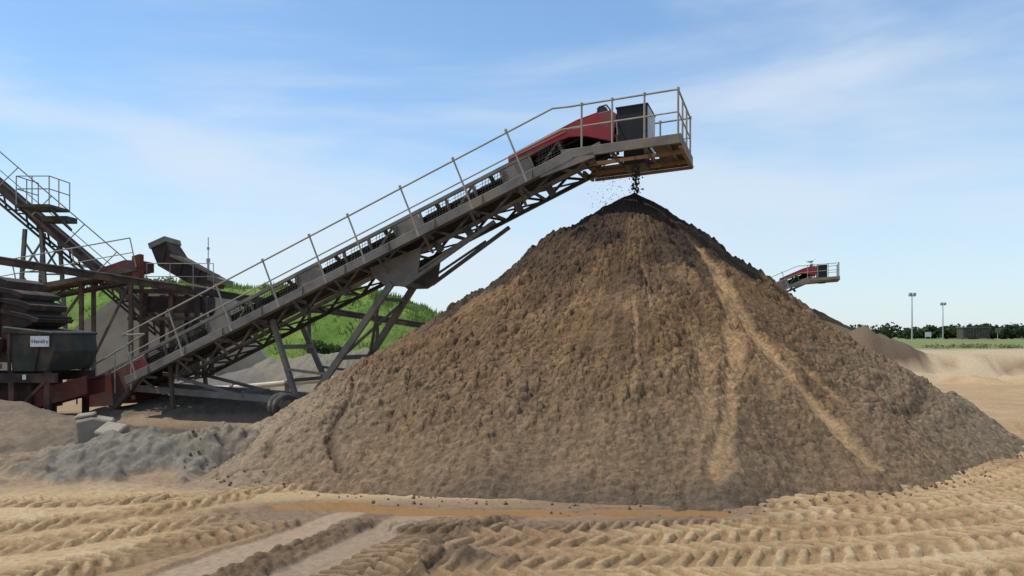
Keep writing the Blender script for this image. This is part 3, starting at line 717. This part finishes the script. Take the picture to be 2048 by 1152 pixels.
b=B(); b.prism([(-12.68,27.84,5.12),(-12.1,27.84,5.38),(-12.05,27.84,5.2),(-12.62,27.84,4.94)],(0,1.35,0)); b.beam((-11.9,27.85,4.72),(-10.2,27.85,3.98),.06,.10)
b.prism([(-10.6,27.8,4.05),(-10.15,27.8,3.88),(-10.2,27.8,3.72),(-10.6,27.8,3.85)],(0,1.4,0)); b.obj('lip_plates',M_steel,E)
b=B(); b.box(-12.9,-10.9,28.1,29.4,2.75,3.3)
for x in (-12.8,-11.9,-11.0):
    for y in (27.95,29.3): b.beam((x,y,-.2),(x,y,3.4),.14)
b.beam((-12.8,27.95,.3),(-11,27.95,2.5),.08); b.beam((-13.3,27.7,3.45),(-10.3,27.7,3.45),.1,.16); b.beam((-13.3,27.7,2.5),(-10.3,27.7,2.5),.08,.12)
b.obj('screen_frame',M_mach,E)
b=B()
for z in (3.95,4.4): b.path([(-12.6,27.6,z),(-10.3,27.6,z)],.014)
for x in (-12.6,-11.8,-11,-10.3): b.tube((x,27.6,3.5),(x,27.6,4.4),.014)
b.obj('guard_rail',M_rail,E)
E=empty('antenna_mast'); b=B(); b.tube((-12.15,32,0),(-12.15,32,4.9),.05); b.tube((-12.15,32,4.9),(-12.15,32,5.85),.02); b.tube((-12.15,32,4.85),(-12.15,32,5.0),.08); b.tube((-12.15,32,5.35),(-12.15,32,5.45),.055); b.obj('pole',M_galv,E)
E=empty('water_pipe'); b=B(); b.path([(-10.6,25.2,.22),(-8.6,24.6,.30),(-6.8,24.2,.48),(-5.2,24.0,.62)],.085,12)
b.obj('pipe_run',M_pipe,E,smooth=False); b=B()
for p_ in ((-8.6,24.6,.30),(-6.8,24.2,.48)): b.tube((p_[0]-.04,p_[1],p_[2]),(p_[0]+.04,p_[1]-.01,p_[2]+.01),.13,12)
b.beam((-8.6,24.6,-.1),(-8.6,24.6,.22),.12); b.beam((-6.8,24.2,0),(-6.8,24.2,.4),.12); b.obj('flanges',M_steel,E)
E=empty('concrete_block',(-6.4,12.3,gz(-6.4,12.3)-.12),.45); b=B()
b.prism([(-.24,-.2,-.25),(.2,-.22,-.25),(.24,-.2,.40),(-.05,-.21,.46),(-.27,-.2,.42)],(.03,.40,.02)); b.prism([(-.30,-.1,.43),(-.02,-.12,.47),(.0,-.1,.53),(-.28,-.1,.5)],(.02,.3,0)); b.obj('block',M_concd,E,bevel=.025)
E=empty('concrete_block',(-6.0,12.05,gz(-6.0,12.05)-.05),-.4); E.rotation_euler[0]=.5; b=B()
b.prism([(-.22,-.12,-.1),(.2,-.13,-.08),(.22,-.12,.16),(-.2,-.12,.2)],(.0,.3,0)); b.obj('block',M_concd,E,bevel=.02)
# ------------------------------------------------------------------ SCREENING PLANT (far left)
E=empty('screening_plant')
b=B()
b.prism([(-11.35,18.0,1.95),(-10.35,18.0,1.95),(-10.3,18.0,1.55),(-10.45,18.0,1.1),(-11.25,18.0,1.1)],(0,1.9,0))
b.prism([(-11.45,17.95,2.12),(-10.32,17.95,1.99),(-10.32,17.95,1.93),(-11.45,17.95,1.95)],(0,2.0,0))
b.obj('green_hopper',M_green,E,bevel=.02)
b=B()
b.prism([(-14,18.2,1.3),(-11.4,18.2,1.3),(-11.35,18.2,2.0),(-10.95,18.2,2.15),(-10.75,18.2,2.35),(-11.05,18.2,2.42),(-10.95,18.2,2.6),(-11.25,18.2,2.66),(-11.12,18.2,2.88),(-11.5,18.2,2.9),(-11.45,18.2,3.12),(-11.9,18.2,3.28),(-14,18.2,3.25)],(0,1.4,0))
for i,(x,z,tl) in enumerate(((-10.78,2.3,.10),(-10.95,2.58,.22),(-11.14,2.85,.16),(-11.5,3.1,.3))):
    b.prism([(x-.8,18.1+.03*i,z+.12),(x-.25,18.1+.03*i,z-.02+tl*.1),(x,18.1+.03*i,z-.10),(x+.06,18.1+.03*i,z-.04+tl*.3),(x-.2,18.1+.03*i,z+.06+tl*.3),(x-.8,18.1+.03*i,z+.22)],(0,1.5,0))
for x in (-12.6,-12.1,-11.7): b.beam((x,18.14,1.4),(x+.06,18.14,2.9),.08,.07)
b.tube((-12.3,18.05,1.7),(-11.5,18.05,1.7),.16,12); b.tube((-12.9,18.0,2.2),(-12.9,18.2,2.2),.25,16)
b.obj('screen_housing',M_mach,E,bevel=.01)
b=B()
b.beam((-14.5,18.1,.95),(-10.3,18.1,.95),.14,.22); b.beam((-14.5,19.7,.95),(-10.3,19.7,.95),.14,.22)
for x in (-13.2,-12.1,-11.3,-10.5):
    for y in (18.1,19.7): b.beam((x,y,-.3),(x,y,1.1),.13)
b.beam((-11.3,18.05,.1),(-10.5,18.05,.9),.07); b.beam((-12.1,18.05,.9),(-11.3,18.05,.1),.07)
b.beam((-11.3,17.98,1.1),(-11.3,17.98,1.95),.06); b.beam((-10.75,17.98,1.1),(-10.6,17.98,1.95),.05)
b.box(-13.6,-11.0,18.3,19.6,.2,.9)
b.obj('chassis',M_mach,E,bevel=.01)
b=B(); b.prism([(-11.3,18.35,.15),(-9.9,18.6,.55),(-9.9,18.6,.98),(-11.3,18.35,.55)],(0,.06,0)); b.prism([(-11.3,19.15,.15),(-9.9,19.4,.55),(-9.9,19.4,.98),(-11.3,19.15,.55)],(0,.06,0))
b.box(-11.72,-11.62,18.0,18.03,.6,.85); b.beam((-13,18.02,1.22),(-11.5,18.02,1.22),.03,.12); b.beam((-12.8,18.0,.75),(-11.5,18.0,.35),.03,.14); b.obj('red_outfeed',M_redd,E)
b=B(); b.beam((-11.3,18.8,.5),(-9.8,19.0,.92),.7,.03); b.obj('outfeed_belt',M_belt,E)
b=B(); b.box(-10.78,-10.37,17.90,17.93,1.66,1.90); b.obj('sign_board',M_white,E)
b=B()
for x in (-11.9,-11.0): b.box(x,x+.08,17.97,17.98,.92,1.03)
b.obj('safety_tags',M_white,E)
def text(body,loc,size,mat,parent,name):
    c=D.curves.new(name,'FONT'); c.body=body; c.size=size; c.extrude=.002; o=D.objects.new(name,c); scene.collection.objects.link(o)
    o.location=loc; o.rotation_euler=(math.radians(90),0,0); c.materials.append(mat); o.parent=parent; return o
text('Hendry',(-10.755,17.895,1.74),.125,M_ink,E,'sign_lettering')
# ------------------------------------------------------------------ LAMPS, HUT, SIGNS
def lamp(x,y,h,gzv):
    E=empty('street_lamp',(x,y,gzv)); b=B(); b.tube((0,0,0),(0,0,h),.12,10,.06); b.tube((-.5,0,h),(.5,0,h),.06); b.obj('pole',M_galv,E)
    b=B()
    for sx in (-.30,.30):
        b.prism([(sx-.22,-.25,h+.05),(sx+.22,-.25,h+.05),(sx+.15,-.35,h+.45),(sx-.15,-.35,h+.45)],(0,.45,.05))
    b.obj('lantern',M_galv,E)
lamp(60,120,6.6,1.3); lamp(80.8,150,6.4,1.3)
E=empty('site_cabin',(98,170,1.4)); b=B(); b.box(-2.8,2.8,-1.3,1.3,0,2.2); b.obj('walls',M_steeld,E)
b=B(); b.box(-2.95,2.95,-1.45,1.45,2.2,2.36); b.obj('roof',M_steel,E); b=B()
for i in range(9): b.box(-2.6+i*.62,-2.55+i*.62,-1.34,-1.303,.1,2.1)
b.obj('cladding_ribs',M_steel,E)
E=empty('round_sign',(60.7,100,1.3)); b=B(); b.tube((0,0,0),(0,0,1.1),.04); b.obj('post',M_galv,E); b=B(); b.tube((0,-.05,1.25),(0,-.02,1.25),.33,20); b.obj('disc',M_steel,E)
E=empty('site_notice',(52,100,1.3)); b=B(); b.tube((-.3,0,0),(-.3,0,.9),.03); b.tube((.3,0,0),(.3,0,.9),.03); b.obj('posts',M_galv,E); b=B(); b.box(-.4,.4,-.04,-.035,.5,1.1); b.obj('board',M_white,E)
# ------------------------------------------------------------------ GULL
def loft(b,secs,n=12):
    vs=[]
    for (c,ry,rz) in secs:
        for i in range(n):
            t=2*math.pi*i/n; vs.append((c[0],c[1]+ry*math.cos(t),c[2]+rz*math.sin(t)))
    m_=len(secs); b.add(vs,[(j*n+i,j*n+(i+1)%n,(j+1)*n+(i+1)%n,(j+1)*n+i) for j in range(m_-1) for i in range(n)]+[tuple(range(n-1,-1,-1)),tuple(range((m_-1)*n,m_*n))])
lp=Matrix.Translation(Vector((7.0,55.8,-.02)))@Matrix.Rotation(ROT,4,'Z')
gp=lp@Vector((12.98,-.1,5.39+1.16))
E=empty('gull',gp,.3)
b=B(); loft(b,[((-.34,0,.13),.025,.006),((-.24,0,.14),.05,.02),((-.12,0,.16),.085,.065),((0,0,.17),.10,.085),((.10,0,.19),.085,.08),((.16,0,.24),.05,.055),((.19,0,.30),.042,.045),((.23,0,.335),.045,.042),((.27,0,.33),.03,.028),((.29,0,.325),.012,.012)])
b.obj('body',M_white,E,smooth=True)
b=B(); 
for sg in (-1,1): b.prism([(.10,sg*.088,.23),(-.05,sg*.105,.22),(-.38,sg*.03,.16),(-.10,sg*.10,.13),(.06,sg*.10,.15)],(0,sg*.012,0))
b.obj('wings',M_galv,E); b=B(); b.tube((.285,0,.325),(.35,0,.31),.012,6,.003)
for sg in (-.03,.03): b.tube((.0,sg,.10),(.0,sg,0),.008,6); b.beam((-.01,sg,.004),(.06,sg,.004),.04,.008)
b.obj('beak_and_legs',M_orange,E)
# ------------------------------------------------------------------ LIGHT, SKY, CAMERA
sd=Vector((-.47,.03,.86)).normalized()
el=math.asin(sd.z); az=math.atan2(sd.x,sd.y)
sun=D.lights.new('sun','SUN'); sun.energy=4.3; sun.angle=math.radians(.55); sun.color=(1,.96,.89)
so=D.objects.new('sun',sun); scene.collection.objects.link(so); so.rotation_euler=(-sd).to_track_quat('-Z','Y').to_euler()
w=D.worlds.new('World'); scene.world=w; w.use_nodes=True; nt=w.node_tree; bg=nt.nodes['Background']
sky=nd(nt,'ShaderNodeTexSky',sky_type='NISHITA'); sky.sun_disc=False; sky.sun_elevation=el; sky.sun_rotation=az
sky.air_density=1.0; sky.dust_density=.3; sky.ozone_density=2.5
tc=nd(nt,'ShaderNodeTexCoord')
mp=nd(nt,'ShaderNodeMapping'); mp.inputs['Scale'].default_value=(1.0,1.0,4.5); mp.inputs['Rotation'].default_value=(0,math.radians(14),0)
nt.links.new(tc.outputs['Generated'],mp.inputs['Vector'])
n1=nd(nt,'ShaderNodeTexNoise'); n1.inputs['Scale'].default_value=1.5; n1.inputs['Detail'].default_value=8; n1.inputs['Roughness'].default_value=.52; n1.inputs['Distortion'].default_value=.4
nt.links.new(mp.outputs[0],n1.inputs['Vector'])
cr=nd(nt,'ShaderNodeMapRange'); cr.interpolation_type='SMOOTHSTEP'; cr.inputs[1].default_value=.42; cr.inputs[2].default_value=.72; cr.inputs[3].default_value=0.10; cr.inputs[4].default_value=.75
nt.links.new(n1.outputs['Fac'],cr.inputs[0])
sx=nd(nt,'ShaderNodeSeparateXYZ'); nt.links.new(tc.outputs['Generated'],sx.inputs[0])
hz_=nd(nt,'ShaderNodeMapRange'); hz_.interpolation_type='SMOOTHSTEP'; hz_.inputs[1].default_value=.30; hz_.inputs[2].default_value=-.02; hz_.inputs[3].default_value=0; hz_.inputs[4].default_value=.75
nt.links.new(sx.outputs['Z'],hz_.inputs[0])
hs=nd(nt,'ShaderNodeHueSaturation'); hs.inputs['Saturation'].default_value=1.15; hs.inputs['Hue'].default_value=.497; nt.links.new(sky.outputs[0],hs.inputs['Color'])
m0=nd(nt,'ShaderNodeMix',data_type='RGBA'); nt.links.new(hz_.outputs[0],m0.inputs['Factor']); nt.links.new(hs.outputs[0],m0.inputs['A']); m0.inputs['B'].default_value=(3.3,4.1,4.75,1)
mx=nd(nt,'ShaderNodeMix',data_type='RGBA'); nt.links.new(cr.outputs[0],mx.inputs['Factor']); nt.links.new(m0.outputs['Result'],mx.inputs['A']); mx.inputs['B'].default_value=(4.1,4.6,5.1,1)
nt.links.new(mx.outputs['Result'],bg.inputs['Color']); bg.inputs['Strength'].default_value=.18
cam=D.cameras.new('camera'); co=D.objects.new('camera',cam); scene.collection.objects.link(co); scene.camera=co
co.location=(0,0,1.9); co.rotation_euler=(math.radians(90),0,0); cam.lens=28.125; cam.sensor_width=36; cam.shift_y=96/2048; cam.clip_end=6000; cam.clip_start=.1
scene.view_settings.view_transform='Standard'; scene.view_settings.look='None'; scene.view_settings.exposure=0
